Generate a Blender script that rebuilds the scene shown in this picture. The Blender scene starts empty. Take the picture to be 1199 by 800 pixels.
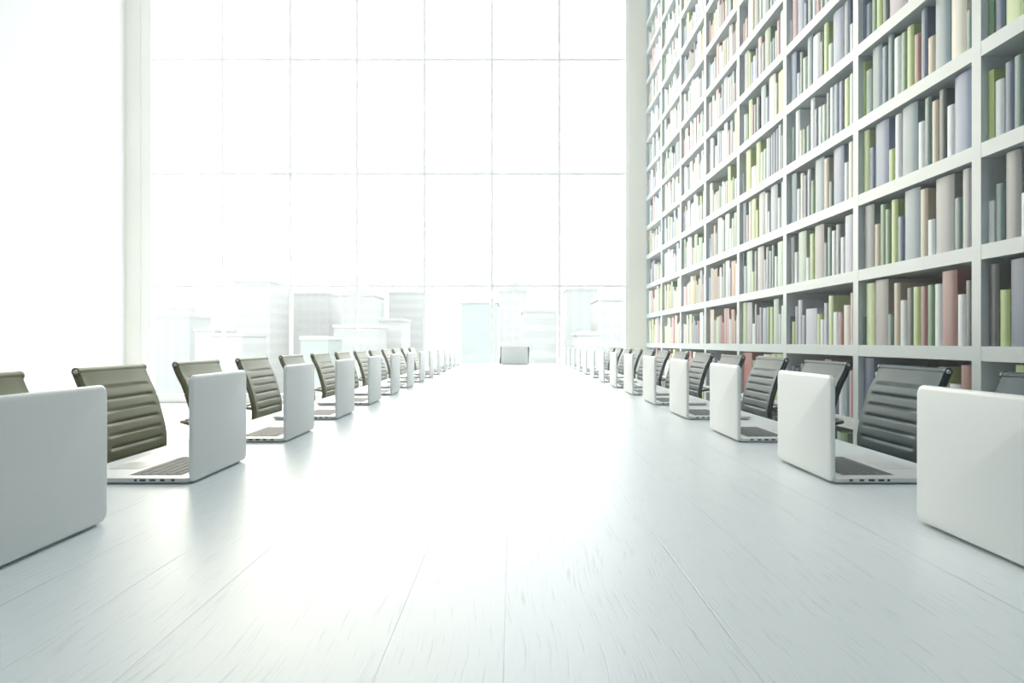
import bpy, bmesh, math, random
from mathutils import Vector, Matrix
random.seed(7)
PI = math.pi
COL = bpy.context.scene.collection
F = 950.0          # focal length in pixels of the 1199 px wide frame
EYE = 1.06         # camera height

# ------------------------------------------------------------------ materials
def lin(c):
    c = c / 255.0
    return c / 12.92 if c <= 0.04045 else ((c + 0.055) / 1.055) ** 2.4
def rgb(r, g, b): return (lin(r), lin(g), lin(b), 1.0)
def mat(name, col, rough=0.5, metal=0.0, coat=0.0, spec=0.5):
    m = bpy.data.materials.new(name); m.use_nodes = True
    b = m.node_tree.nodes['Principled BSDF']
    b.inputs['Base Color'].default_value = col
    b.inputs['Roughness'].default_value = rough
    b.inputs['Metallic'].default_value = metal
    b.inputs['Coat Weight'].default_value = coat
    b.inputs['Coat Roughness'].default_value = .22
    b.inputs['Specular IOR Level'].default_value = spec
    return m
def bsdf(m): return m.node_tree.nodes['Principled BSDF']
def add_noise_bump(m, scale=(1, 1, 1), freq=40, strength=0.1, dist=0.002, detail=3, colamt=0.0):
    nt = m.node_tree; n = nt.nodes; l = nt.links
    tc = n.new('ShaderNodeTexCoord'); mp = n.new('ShaderNodeMapping'); mp.inputs['Scale'].default_value = scale
    nz = n.new('ShaderNodeTexNoise'); nz.inputs['Scale'].default_value = freq; nz.inputs['Detail'].default_value = detail
    bp = n.new('ShaderNodeBump'); bp.inputs['Strength'].default_value = strength; bp.inputs['Distance'].default_value = dist
    l.new(tc.outputs['Object'], mp.inputs['Vector']); l.new(mp.outputs[0], nz.inputs['Vector'])
    l.new(nz.outputs['Fac'], bp.inputs['Height']); l.new(bp.outputs[0], bsdf(m).inputs['Normal'])
    if colamt:
        base = tuple(bsdf(m).inputs['Base Color'].default_value)
        mx = n.new('ShaderNodeMix'); mx.data_type = 'RGBA'
        mx.inputs[6].default_value = tuple(c * (1 - colamt) for c in base[:3]) + (1,)
        mx.inputs[7].default_value = base
        l.new(nz.outputs['Fac'], mx.inputs[0]); l.new(mx.outputs[2], bsdf(m).inputs['Base Color'])
    return m

M = {}
M['wall'] = add_noise_bump(mat('white_plaster', (.80, .81, .80, 1), .8), (1, 6, .35), 3, .12, .01, 4, .05)
M['backwall'] = mat('back_wall_paint', (.40, .44, .46, 1), .8)
M['pier'] = mat('cream_paint', (.88, .86, .78, 1), .7)
M['ceiling'] = mat('ceiling_white', (.82, .82, .82, 1), .8)
M['floor'] = add_noise_bump(mat('white_polished_floor', (.80, .80, .79, 1), .25), (1, 1, 1), 1.2, .03, .01, 2, .04)
M['frame'] = mat('window_frame_white', (.90, .90, .87, 1), .4)
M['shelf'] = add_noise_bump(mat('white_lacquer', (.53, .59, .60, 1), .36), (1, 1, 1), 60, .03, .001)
M['panel'] = mat('recess_shade_panel', (.36, .41, .39, 1), .6)  # shade of the shelf recesses painted into the panel colour
M['laptop'] = add_noise_bump(mat('white_silver_shell', (.88, .89, .88, 1), .36, 0.0, 0.0), (1, 1, 1), 900, .02, .0004)
M['laptop_base'] = mat('silver_deck', (.74, .75, .75, 1), .34, .35)
M['keys'] = mat('grey_keys', (.10, .115, .115, 1), .55)
M['keywell'] = mat('light_key_well', (.55, .57, .56, 1), .5)
M['screen'] = mat('dark_screen_glass', (.012, .013, .015, 1), .08)
M['trackpad'] = mat('trackpad_grey', (.62, .64, .65, 1), .28)
M['port'] = mat('port_dark', (.03, .03, .035, 1), .5)
M['rubber'] = mat('rubber_dark', (.03, .03, .03, 1), .7)
M['olive'] = add_noise_bump(mat('warm_lit_leather', (.17, .17, .06, 1), .42, 0, 0, .42), (1, 1, 1), 500, .12, .0006)  # dark grey chair leather with the left side's warm glow painted in
M['slate'] = add_noise_bump(mat('cool_lit_leather', (.010, .042, .055, 1), .48, 0, 0, .2), (1, 1, 1), 500, .12, .0006)  # same dark grey leather with the right side's cool light painted in
bsdf(M['slate']).inputs['Specular Tint'].default_value = (.5, .82, 1.0, 1); bsdf(M['olive']).inputs['Specular Tint'].default_value = (1.0, .98, .80, 1)  # specular tints add to the painted warm and cool light
M['warm_lit_rail'] = mat('warm_lit_metal_rail', (.13, .10, .035, 1), .35, .6)  # rail copy with the warm glow painted into its colour
M['cool_lit_rail'] = mat('cool_lit_metal_rail', (.012, .02, .02, 1), .35, .5)
M['chrome'] = mat('polished_metal', (.75, .75, .74, 1), .18, 1.0)
M['pages'] = mat('book_pages', (.72, .70, .64, 1), .9)

# table: painted white planks, open grain and board joints
def table_material():
    m = mat('white_painted_boards', (.74, .785, .80, 1), .37, 0, 0.0, .28)
    nt = m.node_tree; n = nt.nodes; l = nt.links
    def math_(op, a, b=None, clamp=False):
        x = n.new('ShaderNodeMath'); x.operation = op; x.use_clamp = clamp
        for i, v in enumerate((a, b)):
            if v is None: continue
            if isinstance(v, (int, float)): x.inputs[i].default_value = v
            else: l.new(v, x.inputs[i])
        return x.outputs[0]
    tc = n.new('ShaderNodeTexCoord'); sp = n.new('ShaderNodeSeparateXYZ'); l.new(tc.outputs['Object'], sp.inputs[0])
    X, Y = sp.outputs[0], sp.outputs[1]
    # board index and groove between boards
    u = math_('DIVIDE', math_('ADD', X, 0.126), 0.1185)
    bi = math_('FLOOR', math_('ADD', u, 0.5))
    du = math_('ABSOLUTE', math_('SUBTRACT', u, bi))           # distance to the joint in boards
    # how open each joint is along its length
    cb = n.new('ShaderNodeCombineXYZ'); l.new(math_('MULTIPLY', bi, 3.71), cb.inputs[0]); l.new(math_('MULTIPLY', Y, 1.6), cb.inputs[1])
    nj = n.new('ShaderNodeTexNoise'); nj.inputs['Scale'].default_value = 1.0; nj.inputs['Detail'].default_value = 2
    l.new(cb.outputs[0], nj.inputs['Vector'])
    openj = math_('MULTIPLY', math_('SUBTRACT', nj.outputs['Fac'], 0.42), 6.0, True)
    groove = math_('MULTIPLY', math_('SUBTRACT', 1.0, math_('DIVIDE', du, 0.010), True), openj, True)
    # grain: long thin streaks, bent a little by a slow noise
    wv = n.new('ShaderNodeTexNoise'); wv.inputs['Scale'].default_value = 2.3; wv.inputs['Detail'].default_value = 1
    l.new(tc.outputs['Object'], wv.inputs['Vector'])
    xs = math_('ADD', math_('MULTIPLY', X, 300.0), math_('MULTIPLY', wv.outputs['Fac'], 14.0))
    gv = n.new('ShaderNodeCombineXYZ'); l.new(xs, gv.inputs[0]); l.new(math_('MULTIPLY', Y, 9.0), gv.inputs[1]); l.new(math_('MULTIPLY', math_('FLOOR', u), 5.3), gv.inputs[2])
    gn = n.new('ShaderNodeTexNoise'); gn.inputs['Scale'].default_value = 1.0; gn.inputs['Detail'].default_value = 4; gn.inputs['Roughness'].default_value = .6
    l.new(gv.outputs[0], gn.inputs['Vector'])
    pore = math_('MULTIPLY', math_('SUBTRACT', gn.outputs['Fac'], 0.56), 6.0, True)
    # colour: pores and joints are a little greyer paint
    dark = math_('ADD', math_('MULTIPLY', pore, 0.30), math_('MULTIPLY', groove, 0.75), True)
    mx = n.new('ShaderNodeMix'); mx.data_type = 'RGBA'
    mx.inputs[6].default_value = (.76, .805, .815, 1); mx.inputs[7].default_value = (.30, .34, .36, 1)
    l.new(dark, mx.inputs[0]); l.new(mx.outputs[2], bsdf(m).inputs['Base Color'])
    h = math_('SUBTRACT', math_('MULTIPLY', pore, -0.35), groove)
    bp = n.new('ShaderNodeBump'); bp.inputs['Strength'].default_value = .4; bp.inputs['Distance'].default_value = .0012
    l.new(h, bp.inputs['Height']); l.new(bp.outputs[0], bsdf(m).inputs['Normal'])
    return m
M['table'] = table_material()

def glass_material():
    m = bpy.data.materials.new('window_glass'); m.use_nodes = True
    nt = m.node_tree; n = nt.nodes; l = nt.links; n.clear()
    o = n.new('ShaderNodeOutputMaterial'); t = n.new('ShaderNodeBsdfTransparent'); g = n.new('ShaderNodeBsdfGlossy')
    t.inputs[0].default_value = (.98, .98, .98, 1); g.inputs['Roughness'].default_value = 0.02
    mx = n.new('ShaderNodeMixShader'); mx.inputs[0].default_value = .05
    l.new(t.outputs[0], mx.inputs[1]); l.new(g.outputs[0], mx.inputs[2]); l.new(mx.outputs[0], o.inputs[0])
    return m
M['glass'] = glass_material()

# ------------------------------------------------------------------ helpers
def link(name, bm, m, parent=None, smooth=False):
    me = bpy.data.meshes.new(name)
    bmesh.ops.recalc_face_normals(bm, faces=bm.faces)
    bm.to_mesh(me); bm.free()
    for mm in (m if isinstance(m, (list, tuple)) else [m]): me.materials.append(mm)
    if smooth:
        me.polygons.foreach_set('use_smooth', [True] * len(me.polygons))
        try: me.set_sharp_from_angle(angle=math.radians(40))
        except Exception: pass
    o = bpy.data.objects.new(name, me); COL.objects.link(o)
    if parent: o.parent = parent
    return o
def box(bm, x0, x1, y0, y1, z0, z1, mi=0):
    v = [bm.verts.new((x, y, z)) for z in (z0, z1) for x, y in ((x0, y0), (x1, y0), (x1, y1), (x0, y1))]
    for f in ((3, 2, 1, 0), (4, 5, 6, 7), (0, 1, 5, 4), (1, 2, 6, 5), (2, 3, 7, 6), (3, 0, 4, 7)):
        fc = bm.faces.new([v[i] for i in f]); fc.material_index = mi
    return v
def bxm(*a):
    bm = bmesh.new(); box(bm, *a); return bm
def tube(bm, pts, r, seg=10, cap=True):
    """Round bar through the points; r is a radius or one radius per point."""
    P = [Vector(p) for p in pts]; rs = r if isinstance(r, (list, tuple)) else [r] * len(P)
    rings = []; up = None
    for i, p in enumerate(P):
        d = (P[min(i + 1, len(P) - 1)] - P[max(i - 1, 0)]).normalized()
        if up is None:
            up = Vector((0, 0, 1)) if abs(d.z) < .9 else Vector((0, 1, 0))
        s = d.cross(up).normalized(); up = s.cross(d).normalized()
        rings.append([bm.verts.new(p + (s * math.cos(a) + up * math.sin(a)) * rs[i]) for a in [2 * PI * k / seg for k in range(seg)]])
    for a, b in zip(rings, rings[1:]):
        for k in range(seg): bm.faces.new((a[k], a[(k + 1) % seg], b[(k + 1) % seg], b[k]))
    if cap: bm.faces.new(rings[0][::-1]); bm.faces.new(rings[-1])
def rrect(w, h, r, n=6):
    """Rounded rectangle outline centred on the origin."""
    out = []
    for cx, cy, a0 in ((w / 2 - r, h / 2 - r, 0), (-w / 2 + r, h / 2 - r, PI / 2), (-w / 2 + r, -h / 2 + r, PI), (w / 2 - r, -h / 2 + r, 1.5 * PI)):
        for k in range(n + 1):
            a = a0 + PI / 2 * k / n
            out.append((cx + r * math.cos(a), cy + r * math.sin(a)))
    return out
def slab(bm, w, h, r, levels, T):
    """Rounded slab: levels = [(inset, height)], T maps (u, v, t) to the mesh's space."""
    rings = []
    for ins, t in levels:
        rr = max(r - ins, .0006)
        rings.append([bm.verts.new(T(u, v, t)) for u, v in rrect(w - 2 * ins, h - 2 * ins, rr)])
    n = len(rings[0])
    for a, b in zip(rings, rings[1:]):
        for k in range(n): bm.faces.new((a[k], a[(k + 1) % n], b[(k + 1) % n], b[k]))
    bm.faces.new(rings[0][::-1]); bm.faces.new(rings[-1])
def empty(name, loc, rz=0):
    o = bpy.data.objects.new(name, None); COL.objects.link(o); o.location = loc; o.rotation_euler = (0, 0, rz)
    o.empty_display_size = .1
    return o
def tag(o, label=None, cat=None, group=None, kind=None):
    for k, v in (('label', label), ('category', cat), ('group', group), ('kind', kind)):
        if v: o[k] = v
    return o
def struct(o): o['kind'] = 'structure'; return o
def kids(o): return [c for c in bpy.data.objects if c.parent == o]
def proto_tree(o): return (o, [proto_tree(c) for c in kids(o)])
def copy_tree(t, parent=None):
    c = t[0].copy(); COL.objects.link(c)
    for k in list(c.keys()):
        if k in ('label', 'category', 'group') and parent is None: del c[k]
    c.parent = parent
    for ch in t[1]: copy_tree(ch, c)
    return c
ORD = ['zeroth', 'first', 'second', 'third', 'fourth', 'fifth', 'sixth', 'seventh', 'eighth', 'ninth', 'tenth', 'eleventh', 'twelfth',
       'thirteenth', 'fourteenth', 'fifteenth', 'sixteenth', 'seventeenth', 'eighteenth', 'nineteenth', 'twentieth']
for t_ in ORD[1:10]: ORD.append('twenty-' + t_)

# ------------------------------------------------------------------ room
XL, XB, XR = -6.68, 2.31, 2.88        # left wall, bookcase face, wall behind the bookcase
YW, YBK, HC = 14.0, -4.0, 8.3         # window wall, back wall, ceiling
struct(link('floor', bxm(XL - .2, XR + .2, YBK - .2, YW + .3, -.2, 0), M['floor']))
SK = (-1.0, 2.1, -.2, 4.2)             # unseen glazed ceiling opening, added to brighten the near end of the table
bm = bmesh.new()
box(bm, XL - .2, SK[0], YBK - .2, YW + .3, HC, HC + .2); box(bm, SK[1], XR + .2, YBK - .2, YW + .3, HC, HC + .2)
box(bm, SK[0], SK[1], YBK - .2, SK[2], HC, HC + .2); box(bm, SK[0], SK[1], SK[3], YW + .3, HC, HC + .2)
struct(link('ceiling', bm, M['ceiling']))
skyl = struct(empty('added_skylight', ((SK[0] + SK[1]) / 2, (SK[2] + SK[3]) / 2, HC)))  # skylight added for its light, out of view
def skp(name, a, m):
    bm = bxm(*a); bmesh.ops.translate(bm, verts=bm.verts, vec=(-(SK[0] + SK[1]) / 2, -(SK[2] + SK[3]) / 2, -HC)); link(name, bm, m, skyl)
for i in range(5): x = SK[0] + .03 + (SK[1] - SK[0] - .06) * i / 4; skp('mullion', (x - .03, x + .03, SK[2], SK[3], HC + .03, HC + .12), M['frame'])
for i in range(5): y = SK[2] + .03 + (SK[3] - SK[2] - .06) * i / 4; skp('transom', (SK[0], SK[1], y - .03, y + .03, HC + .032, HC + .118), M['frame'])
skp('window_glass', (SK[0], SK[1], SK[2], SK[3], HC + .07, HC + .076), M['glass'])  # glass of the added skylight
struct(link('wall_left', bxm(XL - .2, XL, YBK - .2, YW + .3, 0, HC), M['wall']))
struct(link('wall_right', bxm(XR, XR + .2, YBK - .2, YW + .3, 0, HC), M['wall']))
struct(link('wall_back', bxm(XL, XR, YBK - .2, YBK, 0, HC), M['backwall']))
WX0, WX1, WZ0, WZ1 = -6.41, 2.02, .03, 8.0
bm = bmesh.new()
box(bm, XL, WX0, YW, YW + .3, 0, HC); box(bm, WX1, XR, YW, YW + .3, 0, HC)
box(bm, WX0, WX1, YW, YW + .3, WZ1, HC); box(bm, WX0, WX1, YW, YW + .3, 0, WZ0)
struct(link('wall_front', bm, M['pier']))
# the big gridded window: frame, six mullions, transoms, glass
win = struct(empty('window_1', ((WX0 + WX1) / 2, YW, 0)))
def wpart(name, bm, m, smooth=False):
    bmesh.ops.translate(bm, verts=bm.verts, vec=(-(WX0 + WX1) / 2, -YW, 0))
    return link(name, bm, m, win, smooth)
GX0, GX1, GZ0, GZ1 = -6.24, 1.965, .15, 7.88
for a in ((WX0, GX0, YW + .02, YW + .2, WZ0, WZ1), (GX1, WX1, YW + .02, YW + .2, WZ0, WZ1)): wpart('frame_post', bxm(*a), M['frame'])
wpart('frame_sill', bxm(WX0, WX1, YW - .03, YW + .2, WZ0, GZ0), M['frame'])
wpart('frame_head', bxm(WX0, WX1, YW + .02, YW + .2, GZ1, WZ1), M['frame'])
for px in (260.5, 340, 418, 497, 576, 655):
    x = (px - 599.5) * (YW + .06) / F
    wpart('mullion', bxm(x - .024, x + .024, YW + .06, YW + .14, GZ0, GZ1), M['frame'])
for z in (2.02, 3.97, 5.95):
    wpart('transom', bxm(GX0, GX1, YW + .062, YW + .138, z - .024, z + .024), M['frame'])
wpart('window_glass', bxm(GX0, GX1, YW + .095, YW + .101, GZ0, GZ1), M['glass'])

# ------------------------------------------------------------------ conference table
TX, TY0, TY1, TZ = 1.033, -.7, 11.32, .75
table = tag(empty('conference_table', (0, 0, 0)), 'very long white painted plank conference table down the middle of the room', 'table')
def tabletop():
    bm = bmesh.new(); r = .004
    rings = [[bm.verts.new((sx * (TX - i), (TY1 - i) if sy > 0 else (TY0 + i), z)) for sx, sy in ((-1, -1), (1, -1), (1, 1), (-1, 1))]
             for i, z in ((r, TZ - .045), (0, TZ - .045 + r), (0, TZ - r), (r * .3, TZ - r * .3), (r, TZ))]
    for a, b in zip(rings, rings[1:]):
        for k in range(4): bm.faces.new((a[k], a[(k + 1) % 4], b[(k + 1) % 4], b[k]))
    bm.faces.new(rings[0][::-1]); bm.faces.new(rings[-1])
    return bm
link('tabletop', tabletop(), M['table'], table)
for y in (.4, 4.0, 7.6, 10.7):
    for s in (-1, 1):
        link('leg', bxm(s * .42 - .05, s * .42 + .05, y - .05, y + .05, 0, TZ - .105), M['frame'], table)
for s in (-1, 1):
    link('apron_beam', bxm(s * .42 - .03, s * .42 + .03, TY0 + .3, TY1 - .3, TZ - .105, TZ - .0455), M['frame'], table)

# ------------------------------------------------------------------ laptop (origin at the hinge on the desk, user side +x)
LW, LD, LH = .359, .247, .236
def make_laptop():
    root = empty('laptop', (0, 0, 0))
    bm = bmesh.new()
    slab(bm, LD, LW, .014, [(.006, .0015), (.001, .005), (0, .009), (0, .0125), (.0012, .0137)], lambda u, v, t: (u + LD / 2, v, t))
    link('base', bm, M['laptop_base'], root, True)
    bm = bmesh.new()
    slab(bm, LH - .004, LW, .018, [(.0012, -.0035), (0, -.0022), (0, .001), (.0012, .0034), (.004, .0052), (.008, .006)],
         lambda u, v, t: (-.0035 - t, v, u + LH / 2 + .002))
    # the lid closes off the hinge side: front (inner) face at x = 0
    link('lid', bm, M['laptop'], root, True)
    lid = root
    bm = bmesh.new()
    slab(bm, LH - .036, LW - .022, .004, [(0, 0), (.0004, .0008)], lambda u, v, t: (.0001 + t, v, u + LH / 2 + .008))
    link('screen', bm, M['screen'], root)
    bm = bmesh.new(); tube(bm, [(.003, -.13, .0150), (.003, .13, .0150)], .0042, 10)
    link('hinge', bm, M['port'], root, True)
    bm = bmesh.new(); box(bm, .030, .148, -.140, .140, .0134, .0141, 0)
    kx0, kp = .033, .0190
    for r in range(6):
        y = -.1365; row = []
        if r == 5: row = [.0165] * 3 + [.021, .095, .021] + [.0165] * 4
        elif r == 0: row = [.0165] * 14
        elif r == 1: row = [.0165] * 13 + [.027]
        elif r == 2: row = [.027] + [.0165] * 13
        elif r == 3: row = [.030] + [.0165] * 11 + [.0330]
        else: row = [.039] + [.0165] * 10 + [.0430]
        tot = sum(row); gap = (.273 - tot) / (len(row) - 1)
        for w in row:
            box(bm, kx0 + r * kp, kx0 + r * kp + .0160, y, y + w, .0140, .0153, 1); y += w + gap
    link('keyboard', bm, [M['keywell'], M['keys']], root)
    bm = bmesh.new(); slab(bm, .072, .105, .004, [(0, 0), (.0003, .0007)], lambda u, v, t: (u + .199, v, t + .0136))
    link('trackpad', bm, M['trackpad'], root)
    for s in (-1, 1):
        for x, w in ((.030, .008), (.052, .010), (.072, .013), (.093, .013), (.112, .006)):
            bm = bmesh.new(); ys = s * LW / 2
            box(bm, x, x + w, min(ys, ys + s * .0003), max(ys, ys + s * .0003), .0070, .0115)
            link('port', bm, M['port'], root)
    for x in (.03, .215):
        for y in (-.15, .15):
            bm = bmesh.new(); tube(bm, [(x, y, 0), (x, y, .0018)], .006, 10); link('rubber_foot', bm, M['rubber'], root)
    return root
lp0 = make_laptop(); lpt = proto_tree(lp0); used = False
LX = .70
for side, nm in ((-1, 'left'), (1, 'right')):
    for k in range(14):
        o = lp0 if not used else copy_tree(lpt); used = True
        y = 1.030 + .726 * k + LW / 2
        o.location = (side * LX, y, TZ + .0003); o.rotation_euler = (0, 0, 0 if side > 0 else PI)
        tag(o, f'open white laptop on the table, {ORD[k + 1]} from the camera in the {nm} row', 'laptop', f'laptops along the {nm} side of the table')
o = copy_tree(lpt); o.location = (.035, 10.93, TZ + .0003); o.rotation_euler = (0, 0, PI / 2)
tag(o, 'single open white laptop at the far head of the table', 'laptop')

# ------------------------------------------------------------------ ribbed office chair (origin on the floor, faces +x)
def catmull(P, n=10):
    out = []
    P = [Vector((2 * P[0][0] - P[1][0], 2 * P[0][1] - P[1][1]))] + [Vector(p) for p in P] + [Vector((2 * P[-1][0] - P[-2][0], 2 * P[-1][1] - P[-2][1]))]
    for i in range(1, len(P) - 2):
        for k in range(n):
            t = k / n; a, b, c, d = P[i - 1], P[i], P[i + 1], P[i + 2]
            out.append(.5 * ((2 * b) + (c - a) * t + (2 * a - 5 * b + 4 * c - d) * t * t + (3 * b - a - 3 * c + d) * t ** 3))
    out.append(P[-2]); return out
def resample(pts, step):
    L = [0]
    for a, b in zip(pts, pts[1:]): L.append(L[-1] + (b - a).length)
    n = max(2, int(L[-1] / step)); out = []; j = 0
    for i in range(n + 1):
        s = L[-1] * i / n
        while j < len(pts) - 2 and L[j + 1] < s: j += 1
        t = (s - L[j]) / max(1e-9, L[j + 1] - L[j]); out.append(pts[j].lerp(pts[j + 1], t))
    return out
BACK = [(-.300, .972), (-.284, .932), (-.262, .888), (-.238, .815), (-.222, .750), (-.219, .700), (-.226, .640), (-.232, .590), (-.224, .535), (-.196, .488)]
SEAT = [(-.196, .488), (-.150, .465), (-.07, .452), (.03, .452), (.12, .460), (.18, .462), (.225, .450), (.25, .425)]
HWC = .222
def sling(path, first, pitch, side=1):
    """Padded ribbed sheet along the path, open only where the stitched ribs stop short of its sides."""
    pts = resample(path, .0045); bm = bmesh.new()
    T = [-HWC, -HWC + .004, -HWC + .02, -HWC + .038, -HWC + .046, -.08, 0, .08, HWC - .046, HWC - .038, HWC - .02, HWC - .004, HWC]
    G = [0, 0, 0, 0, 1, 1, 1, 1, 1, 0, 0, 0, 0]
    s = 0; front = []; back = []; n = len(pts)
    tot = sum((b - a).length for a, b in zip(pts, pts[1:]))
    for i, p in enumerate(pts):
        if i: s += (p - pts[i - 1]).length
        d = (pts[min(i + 1, n - 1)] - pts[max(i - 1, 0)]).normalized(); nr = Vector((-d.y, d.x)) * side
        ph = (s - first) / pitch; k = round(ph); dist = abs(ph - k) * pitch
        g = max(0, 1 - dist / .0062) if (k >= 0 and first + k * pitch < tot - .025) else 0
        puff = 0.0004 * (1 - (2 * abs(ph - math.floor(ph) - .5)) ** 2) if s > first else .0006
        fr = []; bk = []
        for t, gg in zip(T, G):
            off = .008 + gg * (puff - g * .0060)
            if abs(t) > HWC - .001: off = .003
            q = p + nr * off; fr.append(bm.verts.new((q.x, t, q.y)))
            q = p - nr * (.006 if abs(t) < HWC - .001 else .003); bk.append(bm.verts.new((q.x, t, q.y)))
        front.append(fr); back.append(bk)
    m = len(T)
    for i in range(n - 1):
        for j in range(m - 1):
            bm.faces.new((front[i][j], front[i][j + 1], front[i + 1][j + 1], front[i + 1][j]))
            bm.faces.new((back[i][j + 1], back[i][j], back[i + 1][j], back[i + 1][j + 1]))
        bm.faces.new((front[i][0], front[i + 1][0], back[i + 1][0], back[i][0]))
        bm.faces.new((front[i][-1], back[i][-1], back[i + 1][-1], front[i + 1][-1]))
    for e in (0, n - 1):
        for j in range(m - 1): bm.faces.new((front[e][j], front[e][j + 1], back[e][j + 1], back[e][j]))
    return bm
def rail(path, y, SGN=1):
    pts = resample(path, .02); bm = bmesh.new(); rings = []; n = len(pts)
    for i, p in enumerate(pts):
        d = (pts[min(i + 1, n - 1)] - pts[max(i - 1, 0)]).normalized(); nr = Vector((-d.y, d.x))
        ring = []
        for k in range(8):
            a = 2 * PI * k / 8; q = p - nr * .0105 * SGN + nr * (math.cos(a) * .0070); ring.append(bm.verts.new((q.x, y + math.sin(a) * .0065, q.y)))
        rings.append(ring)
    for a, b in zip(rings, rings[1:]):
        for k in range(8): bm.faces.new((a[k], a[(k + 1) % 8], b[(k + 1) % 8], b[k]))
    bm.faces.new(rings[0][::-1]); bm.faces.new(rings[-1])
    return bm
def make_chair(leather, railm):
    root = empty('office_chair', (0, 0, 0))
    pb = catmull(BACK); ps = catmull(SEAT)
    o = link('backrest', sling(pb, .066, .0385), leather, root, True)
    link('seat', sling(ps, .05, .045), leather, root, True)
    for s in (-1, 1):
        r_ = link('side_rail', rail(pb + ps[1:], s * (HWC - .0055)), railm, root, True)
        bm = bmesh.new(); tube(bm, [(-.300, s * (HWC - .006), .968), (-.300, s * (HWC + .0035), .968)], .0125, 16); link('rail_end', bm, railm, r_, True)
        bm = bmesh.new(); tube(bm, [(-.300, s * (HWC + .0035), .968), (-.300, s * (HWC + .006), .968)], [.0075, .006], 16); link('end_cap', bm, M['chrome'], r_, True)
    bm = bmesh.new(); tube(bm, [(-.300, -HWC + .001, .968), (-.300, HWC - .001, .968)], .0118, 14); link('top_roll', bm, leather, root, True)
    # bowed handle behind the back
    bm = bmesh.new()
    tube(bm, [(-.232, -HWC, .735), (-.262, -HWC + .02, .737), (-.30, -HWC + .06, .738), (-.315, -.10, .738), (-.318, 0, .738), (-.315, .10, .738), (-.30, HWC - .06, .738), (-.262, HWC - .02, .737), (-.232, HWC, .735)], .0075, 8)
    link('back_handle', bm, railm, root, True)
    bm = bmesh.new(); tube(bm, [(-.06, -HWC, .443), (-.03, -.12, .425), (0, 0, .42), (-.03, .12, .425), (-.06, HWC, .443)], .011, 8); tube(bm, [(.10, -HWC, .45), (.05, -.10, .425), (0, 0, .42), (.05, .10, .425), (.10, HWC, .45)], .011, 8)
    link('seat_spreader', bm, M['chrome'], root, True)
    bm = bmesh.new(); tube(bm, [(0, 0, .42), (0, 0, .36), (0, 0, .355), (0, 0, .13)], [.03, .03, .02, .02], 14); link('gas_column', bm, M['chrome'], root, True)
    bm = bmesh.new(); tube(bm, [(0, 0, .08), (0, 0, .135)], [.045, .035], 16); link('hub', bm, M['chrome'], root, True)
    for k in range(5):
        a = 2 * PI * k / 5 + .3; c, s = math.cos(a), math.sin(a)
        bm = bmesh.new(); tube(bm, [(c * .03, s * .03, .11), (c * .17, s * .17, .092), (c * .30, s * .30, .072)], [.021, .017, .012], 8)
        lg = link('leg', bm, M['chrome'], root, True)
        bm = bmesh.new()
        for e in (-1, 1): tube(bm, [(c * .30 - s * e * .006, s * .30 + c * e * .006, .027), (c * .30 - s * e * .022, s * .30 + c * e * .022, .027)], .0265, 14)
        tube(bm, [(c * .30, s * .30, .03), (c * .30, s * .30, .074)], .006, 8)
        link('caster', bm, M['rubber'], lg, True)
    return root
CX = 1.020
ch_l = make_chair(M['olive'], M['warm_lit_rail']); cht_l = proto_tree(ch_l)  # dark grey leather with the warm glow painted in
ch_r = make_chair(M['slate'], M['cool_lit_rail']); cht_r = proto_tree(ch_r)  # same dark grey leather with the cool light painted in
for side, nm, c0, ct, colr in ((-1, 'left', ch_l, cht_l, 'olive green'), (1, 'right', ch_r, cht_r, 'cool-lit grey')):
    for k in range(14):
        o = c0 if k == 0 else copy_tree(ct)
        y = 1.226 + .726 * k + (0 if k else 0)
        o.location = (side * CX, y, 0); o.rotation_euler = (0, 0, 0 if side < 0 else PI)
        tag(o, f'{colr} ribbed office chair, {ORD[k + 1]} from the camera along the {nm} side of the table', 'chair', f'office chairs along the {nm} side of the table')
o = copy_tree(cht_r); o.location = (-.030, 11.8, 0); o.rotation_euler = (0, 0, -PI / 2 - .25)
tag(o, 'cool-lit grey ribbed office chair alone at the far head of the table', 'chair')

# ------------------------------------------------------------------ bookcase wall
PITCH, ZK0, BT = .501, 1.036, .073     # shelf spacing, top of the board level with the eye, board thickness
DIV0, DP, DT = 3.997, 1.418, .080      # near edge of the first upright in view, bay width, upright thickness
SD = .53                               # shelf depth
bc = tag(empty('bookcase', (XB, 0, 0)), 'huge white built-in bookcase covering the right wall from floor to ceiling', 'bookcase')
def bpart(name, x0, x1, y0, y1, z0, z1):
    return link(name, bxm(x0 - XB, x1 - XB, y0, y1, z0, z1), M['shelf'], bc)
divs = [DIV0 + DP * j for j in range(-5, 8)]
for j, y in enumerate(divs):
    y1 = y + DT
    if j == len(divs) - 1: y1 = YW - .002
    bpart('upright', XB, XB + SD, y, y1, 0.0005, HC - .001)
for k in range(-2, 15):
    zt = ZK0 + PITCH * k
    if zt > HC - .05: break
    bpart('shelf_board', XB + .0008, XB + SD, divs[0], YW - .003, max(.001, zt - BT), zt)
bpart('back_panel', XB + SD, XB + SD + .02, divs[0], YW - .003, .001, HC - .001).data.materials[0] = M['panel']

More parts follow.
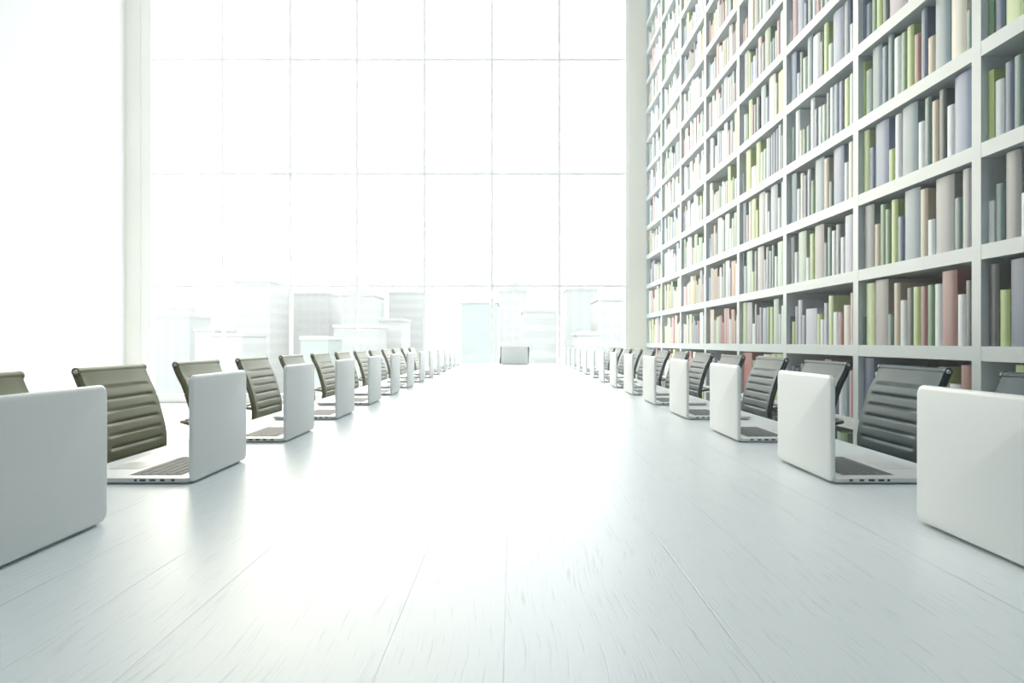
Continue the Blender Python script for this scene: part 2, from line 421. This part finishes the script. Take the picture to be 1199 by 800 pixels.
BC = {  # cloth colours
 'white': (228, 234, 236), 'cream': (226, 220, 205), 'beige': (205, 190, 165), 'lime': (188, 207, 132), 'pale lime': (208, 224, 165),
 'green': (112, 150, 108), 'pale green': (178, 198, 180), 'teal': (88, 124, 120), 'dark teal': (58, 82, 80), 'slate blue': (92, 112, 138),
 'periwinkle': (128, 146, 178), 'blue-grey': (132, 156, 166), 'grey': (160, 162, 162), 'taupe grey': (165, 158, 155), 'dark grey': (96, 100, 96),
 'rose': (158, 108, 102), 'pink': (208, 170, 172), 'mauve': (170, 155, 172), 'lavender': (190, 192, 208), 'navy': (48, 58, 82), 'red': (170, 80, 66), 'tan': (176, 136, 104)}
BMAT = {k: mat('cloth_' + k.replace(' ', '_').replace('-', '_'), tuple(c * .88 for c in rgb(*v)[:3]) + (1,), .42) for k, v in BC.items()}
NAMES = list(BC)
XS = XB + .028                          # plane of the spines
def book_bm(bm, w, h, dep, mi_c, mi_p, off=(0, 0, 0), lean=0.0):
    """Hard-cover book standing up: spine bulges towards -x, width along y."""
    ct = min(.004, w * .12); b = min(.012, w * .16)
    outer = []
    n = 6
    for i in range(n + 1):
        t = -1 + 2 * i / n
        outer.append((b - b * math.sqrt(max(0, 1 - (abs(t) ** 2.2) * .96)), t * w / 2))
    out = [(dep, -w / 2)] + outer + [(dep, w / 2)]
    inn = [(dep, w / 2 - ct), (b + ct, w / 2 - ct), (b + ct, -w / 2 + ct), (dep, -w / 2 + ct)]
    poly = out + inn
    R = Matrix.Rotation(lean, 4, 'X'); O = Vector(off)
    lo = [bm.verts.new(R @ Vector((x, y, 0)) + O) for x, y in poly]; hi = [bm.verts.new(R @ Vector((x, y, h)) + O) for x, y in poly]
    m = len(poly)
    fs = [bm.faces.new(lo[::-1]), bm.faces.new(hi)] + [bm.faces.new((lo[i], lo[(i + 1) % m], hi[(i + 1) % m], hi[i])) for i in range(m)]
    for f in fs: f.material_index = mi_c
    for v0 in [box(bm, b + ct, dep - .004, -w / 2 + ct, w / 2 - ct, .004, h - .004, mi_p)]:
        for v in v0: v.co = R @ v.co + O

T1 = {}   # books read bay by bay: (bay, shelf) -> (ox, oy, scale, [(x0, x1, top, colour)])
T1[(1, 0)] = (1000, 310, .1251, [(45,65,490,'slate blue'),(65,102,485,'teal'),(104,185,175,'pale lime'),(187,308,128,'taupe grey'),(312,362,462,'teal'),(366,422,172,'beige'),(424,482,335,'white'),(484,545,218,'dark grey'),(546,612,208,'lime'),(614,676,203,'rose'),(678,740,190,'green'),(742,812,182,'white'),(814,955,58,'rose'),(958,1034,280,'white'),(1036,1100,148,'dark grey')])
T1[(1, 1)] = (1000, 190, .1625, [(55,138,290,'grey'),(142,180,447,'beige'),(182,222,305,'green'),(222,258,340,'green'),(262,308,272,'lime'),(308,352,392,'slate blue'),(355,468,165,'blue-grey'),(472,525,195,'beige'),(525,577,415,'white'),(580,712,75,'grey'),(714,770,258,'teal'),(774,846,48,'grey')])
T1[(1, 2)] = (1000, 80, .2, [(40,85,362,'pale lime'),(85,118,465,'slate blue'),(118,196,285,'periwinkle'),(200,235,475,'lime'),(235,272,272,'white'),(274,365,185,'blue-grey'),(368,408,315,'white'),(410,448,175,'teal'),(450,490,192,'beige'),(491,535,127,'dark teal'),(536,580,218,'white'),(583,690,8,'periwinkle')])
T1[(1, 3)] = (1000, 0, .1875, [(38,68,395,'lime'),(68,104,440,'pale green'),(107,168,258,'blue-grey'),(172,208,292,'slate blue'),(208,244,222,'teal'),(244,286,235,'white'),(286,325,205,'green'),(327,368,165,'lime'),(370,412,215,'rose'),(413,452,55,'slate blue'),(453,500,232,'beige'),(502,597,-45,'blue-grey'),(600,695,-85,'cream'),(697,735,62,'teal')])
T1[(1, 4)] = (1000, 0, .1875, [(40,70,10,'slate blue'),(70,104,25,'slate blue'),(105,138,-60,'green'),(138,172,-90,'lime'),(173,212,-50,'dark teal'),(214,325,-150,'mauve'),(328,380,-60,'white'),(382,440,-130,'teal'),(442,480,-200,'lime'),(482,560,-250,'blue-grey'),(562,600,-150,'rose'),(602,640,-260,'white'),(642,735,-330,'periwinkle')])
T1[(2, 0)] = (915, 250, .2, [(40,58,603,'slate blue'),(58,76,633,'lime'),(76,96,545,'grey'),(96,118,508,'lavender'),(118,137,595,'grey'),(138,202,558,'lavender'),(204,226,588,'lime'),(226,248,622,'white'),(248,268,525,'lavender'),(272,298,482,'pale lime'),(298,328,578,'white'),(329,358,578,'rose'),(360,398,537,'cream'),(400,422,465,'pink')])
T1[(2, 1)] = (915, 250, .2, [(36,52,145,'pale green'),(52,72,142,'grey'),(74,92,228,'white'),(94,140,108,'pale green'),(144,162,258,'white'),(164,188,120,'lime'),(190,244,70,'taupe grey'),(246,266,172,'teal'),(268,291,82,'teal'),(292,314,102,'white'),(315,340,66,'grey'),(342,366,140,'white'),(368,420,12,'lavender')])
T1[(2, 2)] = (915, 100, .225, [(30,76,458,'blue-grey'),(78,95,540,'white'),(96,113,458,'cream'),(114,132,470,'slate blue'),(133,150,438,'grey'),(151,169,495,'green'),(170,218,375,'blue-grey'),(220,244,382,'beige'),(245,265,500,'teal'),(267,320,308,'periwinkle'),(322,345,402,'white'),(346,374,295,'cream')])
T1[(2, 3)] = (915, 100, .225, [(34,50,280,'pale green'),(50,67,220,'teal'),(69,92,120,'white'),(94,108,235,'cream'),(108,126,228,'green'),(128,146,212,'blue-grey'),(148,169,70,'white'),(170,189,125,'slate blue'),(190,209,112,'white'),(210,229,100,'pale green'),(230,250,40,'teal'),(251,271,12,'white'),(272,295,-5,'periwinkle'),(296,320,-20,'slate blue'),(322,352,-35,'lime'),(354,374,-60,'white')])
T1[(2, 4)] = (915, 0, .1875, [(42,90,325,'periwinkle'),(95,112,458,'white'),(112,131,328,'teal'),(132,157,362,'pale green'),(158,190,232,'blue-grey'),(192,235,220,'white'),(236,262,260,'dark teal'),(263,291,148,'lime'),(292,315,275,'white'),(317,382,65,'periwinkle'),(384,424,10,'slate blue'),(426,449,150,'white')])
T1[(2, 5)] = (915, 0, .1875, [(38,62,138,'white'),(64,94,-10,'pink'),(96,139,-40,'periwinkle'),(140,161,20,'slate blue'),(162,190,-30,'teal'),(192,211,-20,'white'),(212,240,-60,'rose'),(242,262,-70,'grey'),(263,300,-130,'blue-grey'),(302,330,-100,'navy'),(332,360,-190,'white'),(362,400,-160,'green'),(402,449,-240,'periwinkle')])
T1[(0, 0)] = (1139, 150, .325, [(44,90,492,'dark grey'),(92,128,583,'lime'),(130,222,468,'slate blue'),(224,270,520,'beige'),(272,330,500,'rose')])
T1[(0, 1)] = (1139, 150, .325, [(42,75,265,'white'),(76,111,200,'teal'),(112,168,78,'grey'),(170,205,232,'white'),(207,290,40,'blue-grey'),(292,350,90,'beige')])
T1[(0, 2)] = (1139, 0, .2125, [(64,113,395,'lime'),(115,165,442,'white'),(168,220,342,'slate blue'),(222,278,305,'teal'),(280,345,250,'slate blue'),(347,450,200,'cream')])
T1[(0, 3)] = (1139, 0, .2125, [(48,67,-100,'teal'),(68,112,-110,'green'),(114,170,-90,'slate blue'),(173,285,-190,'pale lime'),(288,400,-300,'periwinkle')])
T1[(3, 0)] = (855, 280, .1625, [(70,112,462,'pale lime'),(114,154,458,'grey'),(156,177,610,'white'),(178,190,470,'grey'),(191,208,548,'mauve'),(209,226,495,'mauve'),(228,262,497,'blue-grey'),(264,283,490,'green'),(284,306,490,'lime'),(308,344,434,'pale green'),(345,366,540,'pale green'),(368,384,480,'white')])
T1[(3, 1)] = (855, 280, .1625, [(68,97,100,'blue-grey'),(98,112,195,'white'),(114,154,70,'pale green'),(156,173,235,'lime'),(174,190,90,'grey'),(192,238,48,'taupe grey'),(240,257,150,'lavender'),(258,277,60,'grey'),(278,297,85,'blue-grey'),(298,315,45,'teal'),(316,336,125,'white'),(338,384,20,'pale green')])
T1[(3, 2)] = (855, 140, .1875, [(62,96,508,'blue-grey'),(98,113,598,'pink'),(114,130,515,'cream'),(131,158,500,'lime'),(160,174,565,'lime'),(176,216,444,'grey'),(218,231,460,'white'),(232,248,575,'lavender'),(250,292,400,'blue-grey'),(294,311,490,'white'),(312,348,385,'blue-grey')])
T1[(3, 3)] = (855, 140, .1875, [(62,84,345,'lavender'),(95,125,178,'lime'),(127,158,295,'white'),(160,187,142,'lime'),(188,205,205,'white'),(206,223,185,'pale green'),(224,239,120,'white'),(240,253,115,'periwinkle'),(254,267,95,'grey'),(268,281,80,'periwinkle'),(282,299,60,'slate blue'),(301,316,35,'white')])
T1[(3, -1)] = (0, 0, 1, [(868,880,412,'red'),(880.5,886,422,'green'),(886.5,893,417,'white'),(893.5,902,415,'cream'),(902.5,908,414,'pale lime'),(908.5,916,414,'lime')])
T1[(1, -1)] = (0, 0, 1, [(1008,1022,418,'slate blue'),(1023,1032,436,'white'),(1033,1046,432,'teal'),(1047,1056,450,'pale green'),(1057,1072,434,'blue-grey'),(1073,1082,455,'white'),(1083,1096,440,'beige'),(1097,1110,430,'lime'),(1110.5,1123,450,'white'),(1123.5,1138,428,'rose')])
T1[(2, -1)] = (0, 0, 1, [(924,930,429,'slate blue'),(930.5,936,431,'navy'),(936.5,942,426,'dark teal'),(943,950,433,'white'),(950.5,958,424,'green'),(958.5,964,440,'cream'),(964.5,972,421,'tan'),(972.5,981,423,'slate blue'),(981.5,987,434,'white'),(987.5,993,434,'blue-grey'),(993.5,998,434,'pink')])
T1[(0, -1)] = (0, 0, 1, [(1178,1186,440,'white'),(1187,1204,425,'lime'),(1206,1230,445,'blue-grey')])

def rand_color(k):
    if k < -1: p = ['green', 'dark teal', 'green', 'slate blue', 'lime', 'blue-grey']
    elif k < 0: p = ['red', 'lime', 'slate blue', 'cream', 'tan', 'green', 'white', 'lavender', 'beige', 'pale lime', 'rose', 'blue-grey']
    elif k == 0: p = ['rose', 'pink', 'cream', 'lime', 'white', 'beige', 'grey', 'lavender', 'pale lime', 'white', 'red', 'blue-grey', 'tan']
    elif k == 1: p = ['grey', 'beige', 'green', 'lime', 'white', 'white', 'taupe grey', 'lavender', 'pale green', 'tan', 'pale lime', 'pink']
    else: p = ['blue-grey', 'periwinkle', 'slate blue', 'teal', 'white', 'white', 'lime', 'green', 'cream', 'lavender', 'white', 'pink', 'pale green', 'grey', 'blue-grey', 'beige', 'rose', 'dark teal']
    return random.choice(p)
HMAX = PITCH - BT - .012
allb = []     # (bay, shelf, y0, y1, height, colour, depth, lean)
for j in range(-1, 8):
    ya = DIV0 + DP * (j - 1) + DT + .004; yb = DIV0 + DP * j - .004       # bay between upright j-1 and upright j
    for k in range(-2, 13):
        zb = ZK0 + PITCH * k
        if zb > HC - .5: continue
        # leave out what lies wholly above the frame
        if (zb - EYE) * F / (yb + .02) > 410: continue
        if j < 0 and k not in (-1, 0): continue
        row = []
        if (j, k) in T1:
            ox, oy, sc, L = T1[(j, k)]
            for x0, x1, yt, c in L:
                ax, bx = ox + x0 * sc, ox + x1 * sc; ty = oy + yt * sc
                y1 = XS * F / (ax - 600); y0 = XS * F / (bx - 600)
                xc = (ax + bx) / 2; dm = XS * F / (xc - 600)
                h = EYE + (400 - ty) * dm / F - zb
                y0, y1 = max(y0, ya), min(y1, yb)
                if y1 - y0 < .012: continue
                row.append([y0 + .0006, y1 - .0006, min(max(h, .12), HMAX), c, 0])
            # a bay read only in part is filled up towards the camera
            ynear = min(r[0] for r in row)
        else:
            ynear = yb - random.choice((0, 0, .01, .05))
        y = ynear
        lastthick = False; extra = []
        while y - ya > .05:
            if lastthick or random.random() < .72: w = random.uniform(.055, .095); h = random.uniform(.22, .385); lastthick = False
            else: w = random.uniform(.11, .19); h = random.uniform(.36, HMAX); lastthick = True
            if y - w < ya: w = y - ya
            if w < .04: break
            extra.append([y - w + .0006, y - .0006, h, rand_color(k), 0]); y -= w
            if random.random() < .02: y -= random.uniform(.01, .05)
        row += extra
        row.sort(key=lambda r: -r[0])        # far (left in the photo) to near
        for i, r in enumerate(row):
            dep = random.uniform(.24, .29) if r[2] < .3 else random.uniform(.31, .37)
            allb.append(dict(j=j, k=k, i=i + 1, y0=r[0], y1=r[1], h=r[2], c=r[3], dep=dep, lean=r[4]))
def shown(b):
    """Rough size in the picture, as far as it is in the frame."""
    x0, x1 = 600 + XS * F / b['y1'], (600 + XS * F / b['y0'] if b['y0'] > .3 else 5000)
    if x0 > 1199: return 0
    d = (b['y0'] + b['y1']) / 2; zb = ZK0 + PITCH * b['k']
    t = 400 - (zb + b['h'] - EYE) * F / d; bt = 400 - (zb - EYE) * F / d
    t, bt = max(t, 0), min(bt, 800)
    if bt <= t: return 0
    if b['k'] == -1:      # behind the chairs
        bt = min(bt, 400 + 160 * 2.0 / d); 
        if b['c'] in ('x',): return 0
    if b['k'] < -1: return 0
    a = (min(x1, 1199) - x0) * max(0, bt - t)
    if b['k'] == -1: a *= .3
    return a
for b in allb: b['a'] = shown(b)
ranked = sorted(allb, key=lambda b: -b['a'])
single = ranked[:300]; mass = [b for b in ranked[300:] if b['a'] > 0 or (b['k'] < 0 and b['y1'] > 2.5)]
BAYW = {-1: 'bay', 0: 'rightmost bay', 1: 'second bay from right', 2: 'third bay from right', 3: 'fourth bay from right', 4: 'fifth bay from right',
        5: 'sixth bay from right', 6: 'seventh bay from right', 7: 'last bay by window'}
def shelfword(k):
    return {-1: 'shelf behind chairs', 0: 'first shelf above chairs'}.get(k, ORD[k + 1] + ' shelf above chairs')
for b in single:
    w = b['y1'] - b['y0']; zb = ZK0 + PITCH * b['k']
    bm = bmesh.new(); book_bm(bm, w, b['h'], b['dep'], 0, 1)
    o = link('book', bm, [BMAT[b['c']], M['pages']], None, True)
    o.location = (XS + .001 * (b['i'] % 4), (b['y0'] + b['y1']) / 2, zb + .0004)
    hw = 'tall' if b['h'] > .34 else 'short' if b['h'] < .26 else ''
    tw = 'thick' if w > .105 else ''
    adj = ' '.join(x for x in ((hw + ' ' + tw).strip() or 'medium', b['c']))if False else ' '.join(x for x in (hw, tw, b['c']) if x)
    lab = f"{adj} book, {ORD[b['i']]} from left, {shelfword(b['k'])}, {BAYW[b['j']]}"
    ws = lab.split()
    if len(ws) > 16: lab = lab.replace(' thick', '', 1)
    if len(lab.split()) > 16: lab = lab.replace(hw + ' ', '', 1)
    tag(o, lab, 'book', 'books standing on the white bookcase')
bm = bmesh.new()
for b in mass:
    w = b['y1'] - b['y0']; zb = ZK0 + PITCH * b['k']
    book_bm(bm, w, b['h'], b['dep'], NAMES.index(b['c']), len(NAMES), (XS + .001 * (b['i'] % 4), (b['y0'] + b['y1']) / 2, zb + .0004))
o = link('books', bm, [BMAT[n] for n in NAMES] + [M['pages']], None, True)
tag(o, 'remaining small pastel books filling the far and high bays of the white bookcase', 'books', 'books standing on the white bookcase', 'stuff')

# ------------------------------------------------------------------ the city beyond the window
GZ = -62.0
gm = mat('pale_street_ground', (.32, .33, .32, 1), .9)
struct(link('ground', bxm(-900, 900, 30, 1500, GZ - 1, GZ), gm))
def facade(name, wallc, glassc, sx, sz, kind):
    m = mat(name, wallc, .7); nt = m.node_tree; n = nt.nodes; l = nt.links
    tc = n.new('ShaderNodeTexCoord'); sp = n.new('ShaderNodeSeparateXYZ'); l.new(tc.outputs['Object'], sp.inputs[0])
    def mth(op, a, b):
        x = n.new('ShaderNodeMath'); x.operation = op
        for i, v in enumerate((a, b)):
            if isinstance(v, (int, float)): x.inputs[i].default_value = v
            else: l.new(v, x.inputs[i])
        return x.outputs[0]
    fx = mth('FRACT', mth('DIVIDE', mth('ADD', mth('ADD', sp.outputs[0], sp.outputs[1]), 500.0), sx), 0.0)
    fz = mth('FRACT', mth('DIVIDE', mth('ADD', sp.outputs[2], 500.0), sz), 0.0)
    gx = mth('GREATER_THAN', fx, .35 if kind != 'bands' else -1.0); gz = mth('GREATER_THAN', fz, .45 if kind != 'strips' else -1.0)
    g = mth('MULTIPLY', gx, gz)
    mx = n.new('ShaderNodeMix'); mx.data_type = 'RGBA'; mx.inputs[6].default_value = wallc; mx.inputs[7].default_value = glassc
    l.new(g, mx.inputs[0]); l.new(mx.outputs[2], bsdf(m).inputs['Base Color'])
    return m
S_ = 1.0
FM = {'grid': facade('grid_facade', (.225, .23, .222, 1), (.195, .208, .2, 1), 3.2, 3.6, 'grid'),
      'bands': facade('banded_facade', (.225, .23, .222, 1), (.19, .204, .195, 1), 3.2, 3.8, 'bands'),
      'strips': facade('striped_facade', (.215, .228, .222, 1), (.19, .21, .2, 1), 4.2, 3.6, 'strips'),
      'green': facade('green_glass_facade', (.15, .185, .165, 1), (.142, .18, .16, 1), 3.0, 3.6, 'grid')}
def building(px0, px1, pyt, dist, kind, label, dep=24, crown=None):
    x0, x1 = (px0 - 599.5) * dist / F, (px1 - 599.5) * dist / F
    h = EYE + (400 - pyt) * dist / F - GZ; cx = (x0 + x1) / 2
    t = tag(empty('tower_block', (cx, dist + dep / 2, GZ)), label, 'building', 'city buildings beyond the window')
    w = x1 - x0
    def P(name, a, m):
        return link(name, bxm(*a), m, t)
    P('facade', (-w / 2, w / 2, -dep / 2, dep / 2, 0, h), FM[kind])
    P('roof_parapet', (-w / 2 - .3, w / 2 + .3, -dep / 2 - .3, dep / 2 + .3, h, h + .9), FM['bands'])
    if crown == 'box': P('rooftop_plant_room', (-w * .22, w * .22, -dep * .2, dep * .2, h + .9, h + 4.5), FM['bands'])
    if crown == 'step': P('stepped_top', (-w * .34, w * .34, -dep * .3, dep * .3, h + .9, h + 8), FM[kind])
    if crown == 'mast':
        bm = bmesh.new(); tube(bm, [(0, 0, h + .9), (0, 0, h + 13)], [.35, .1], 6); link('roof_mast', bm, FM['bands'], t)
    P('entrance_podium', (-w / 2 - 1, w / 2 + 1, -dep / 2 - 2, dep / 2 + 1, 0, 6), FM['grid'])
building(180, 222, 372, 330, 'strips', 'pale low tower block at the left end of the skyline', 24, 'box')
building(228, 252, 388, 260, 'grid', 'narrow pale block low between left skyline towers', 20)
building(274, 316, 330, 300, 'bands', 'tallest pale tower behind the second window column from left', 30, 'box')
building(246, 284, 394, 210, 'bands', 'low banded block in front of the tall left tower', 20, None)
building(343, 386, 345, 340, 'grid', 'square grid-windowed tower behind the third window column', 26, None)
building(352, 384, 398, 190, 'green', 'low greenish glass block in front of the grid tower', 16, None)
building(400, 438, 347, 320, 'grid', 'grid-windowed tower straddling the third mullion', 26, 'step')
building(391, 441, 384, 225, 'bands', 'wide horizontally banded block in front of the stepped tower', 18, None)
building(455, 500, 344, 350, 'bands', 'broad banded tower left of the middle mullion', 30, None)
building(444, 470, 376, 250, 'bands', 'slim banded block beside the broad banded tower', 22, None)
building(540, 582, 355, 180, 'green', 'green glass slab tower left of the head laptop', 20, None)
building(585, 617, 342, 330, 'grid', 'tall pale tower directly behind the head laptop', 26, 'box')
building(612, 652, 366, 240, 'bands', 'banded tower just right of the head laptop', 24, None)
building(664, 700, 340, 330, 'strips', 'tall striped tower in the last window column', 26, 'mast')
building(700, 731, 352, 230, 'grid', 'grid-windowed tower at the right end of the skyline', 20, None)
building(676, 703, 393, 170, 'bands', 'low flat-topped block near the right window edge', 14, None)

# ------------------------------------------------------------------ light
SKY = 7.0
w = bpy.data.worlds.new('overcast_sky'); bpy.context.scene.world = w; w.use_nodes = True
nt = w.node_tree; bg = nt.nodes['Background']
# bright overcast sky with the sun's warm glow behind the cloud, high on the left of the view
tc = nt.nodes.new('ShaderNodeTexCoord'); dp = nt.nodes.new('ShaderNodeVectorMath'); dp.operation = 'DOT_PRODUCT'
SUN = Vector((-.42, 1.0, .30)).normalized(); dp.inputs[1].default_value = SUN
nt.links.new(tc.outputs['Generated'], dp.inputs[0])
def wm(op, a, b, clamp=False):
    x = nt.nodes.new('ShaderNodeMath'); x.operation = op; x.use_clamp = clamp
    for i, v in enumerate((a, b)):
        if isinstance(v, (int, float)): x.inputs[i].default_value = v
        else: nt.links.new(v, x.inputs[i])
    return x.outputs[0]
gl = wm('POWER', wm('MAXIMUM', dp.outputs['Value'], 0.0), 24.0)
sv = nt.nodes.new('ShaderNodeVectorMath'); sv.operation = 'SCALE'; sv.inputs[0].default_value = (4.6, 3.6, 1.5); nt.links.new(gl, sv.inputs['Scale'])
ad = nt.nodes.new('ShaderNodeVectorMath'); ad.operation = 'ADD'; ad.inputs[1].default_value = (5.55, 5.85, 6.0); nt.links.new(sv.outputs[0], ad.inputs[0])
nt.links.new(ad.outputs[0], bg.inputs[0]); bg.inputs[1].default_value = 1.0
pl = bpy.data.lights.new('window_portal', 'AREA'); pl.shape = 'RECTANGLE'; pl.size = GX1 - GX0; pl.size_y = GZ1 - GZ0
pl.cycles.is_portal = True
po = bpy.data.objects.new('window_portal', pl); COL.objects.link(po)
po.location = ((GX0 + GX1) / 2, YW + .25, (GZ0 + GZ1) / 2); po.rotation_euler = (-PI / 2, 0, 0)

pl = bpy.data.lights.new('added_skylight_portal', 'AREA'); pl.shape = 'RECTANGLE'; pl.size = SK[1] - SK[0]; pl.size_y = SK[3] - SK[2]  # portal of the added skylight
pl.cycles.is_portal = True
po = bpy.data.objects.new('added_skylight_portal', pl); COL.objects.link(po); po.location = ((SK[0] + SK[1]) / 2, (SK[2] + SK[3]) / 2, HC + .25)

HAZE = 0.012
if HAZE > 0:
    hm = bpy.data.materials.new('thin_haze'); hm.use_nodes = True; nt = hm.node_tree; nt.nodes.clear()
    o_ = nt.nodes.new('ShaderNodeOutputMaterial'); v_ = nt.nodes.new('ShaderNodeVolumeScatter')
    v_.inputs['Density'].default_value = HAZE; v_.inputs['Color'].default_value = (1, 1, 1, 1); v_.inputs['Anisotropy'].default_value = .55
    nt.links.new(v_.outputs[0], o_.inputs['Volume'])
    hz = link('room_haze', bxm(XL + .001, XB - .002, YBK + .01, YW - .04, .001, HC - .002), hm)
    tag(hz, 'thin bright haze filling the air of the whole room', 'haze', None, 'stuff')

# ------------------------------------------------------------------ camera and view
cam = bpy.data.cameras.new('camera'); co = bpy.data.objects.new('camera', cam); COL.objects.link(co)
co.location = (0, 0, EYE); co.rotation_euler = (PI / 2, 0, 0)
cam.sensor_width = 36; cam.lens = F / 1199 * 36; cam.clip_start = .02; cam.clip_end = 3000
sc = bpy.context.scene; sc.camera = co
sc.view_settings.view_transform = 'Standard'; sc.view_settings.look = 'None'
sc.view_settings.exposure = 0.07; sc.view_settings.gamma = 1; sc.view_settings.use_curve_mapping = False
sc.cycles.max_bounces = 14; sc.cycles.volume_bounces = 2; sc.cycles.diffuse_bounces = 8; sc.cycles.glossy_bounces = 6; sc.cycles.transparent_max_bounces = 12
sc.cycles.use_denoising = True; sc.cycles.sample_clamp_indirect = 10
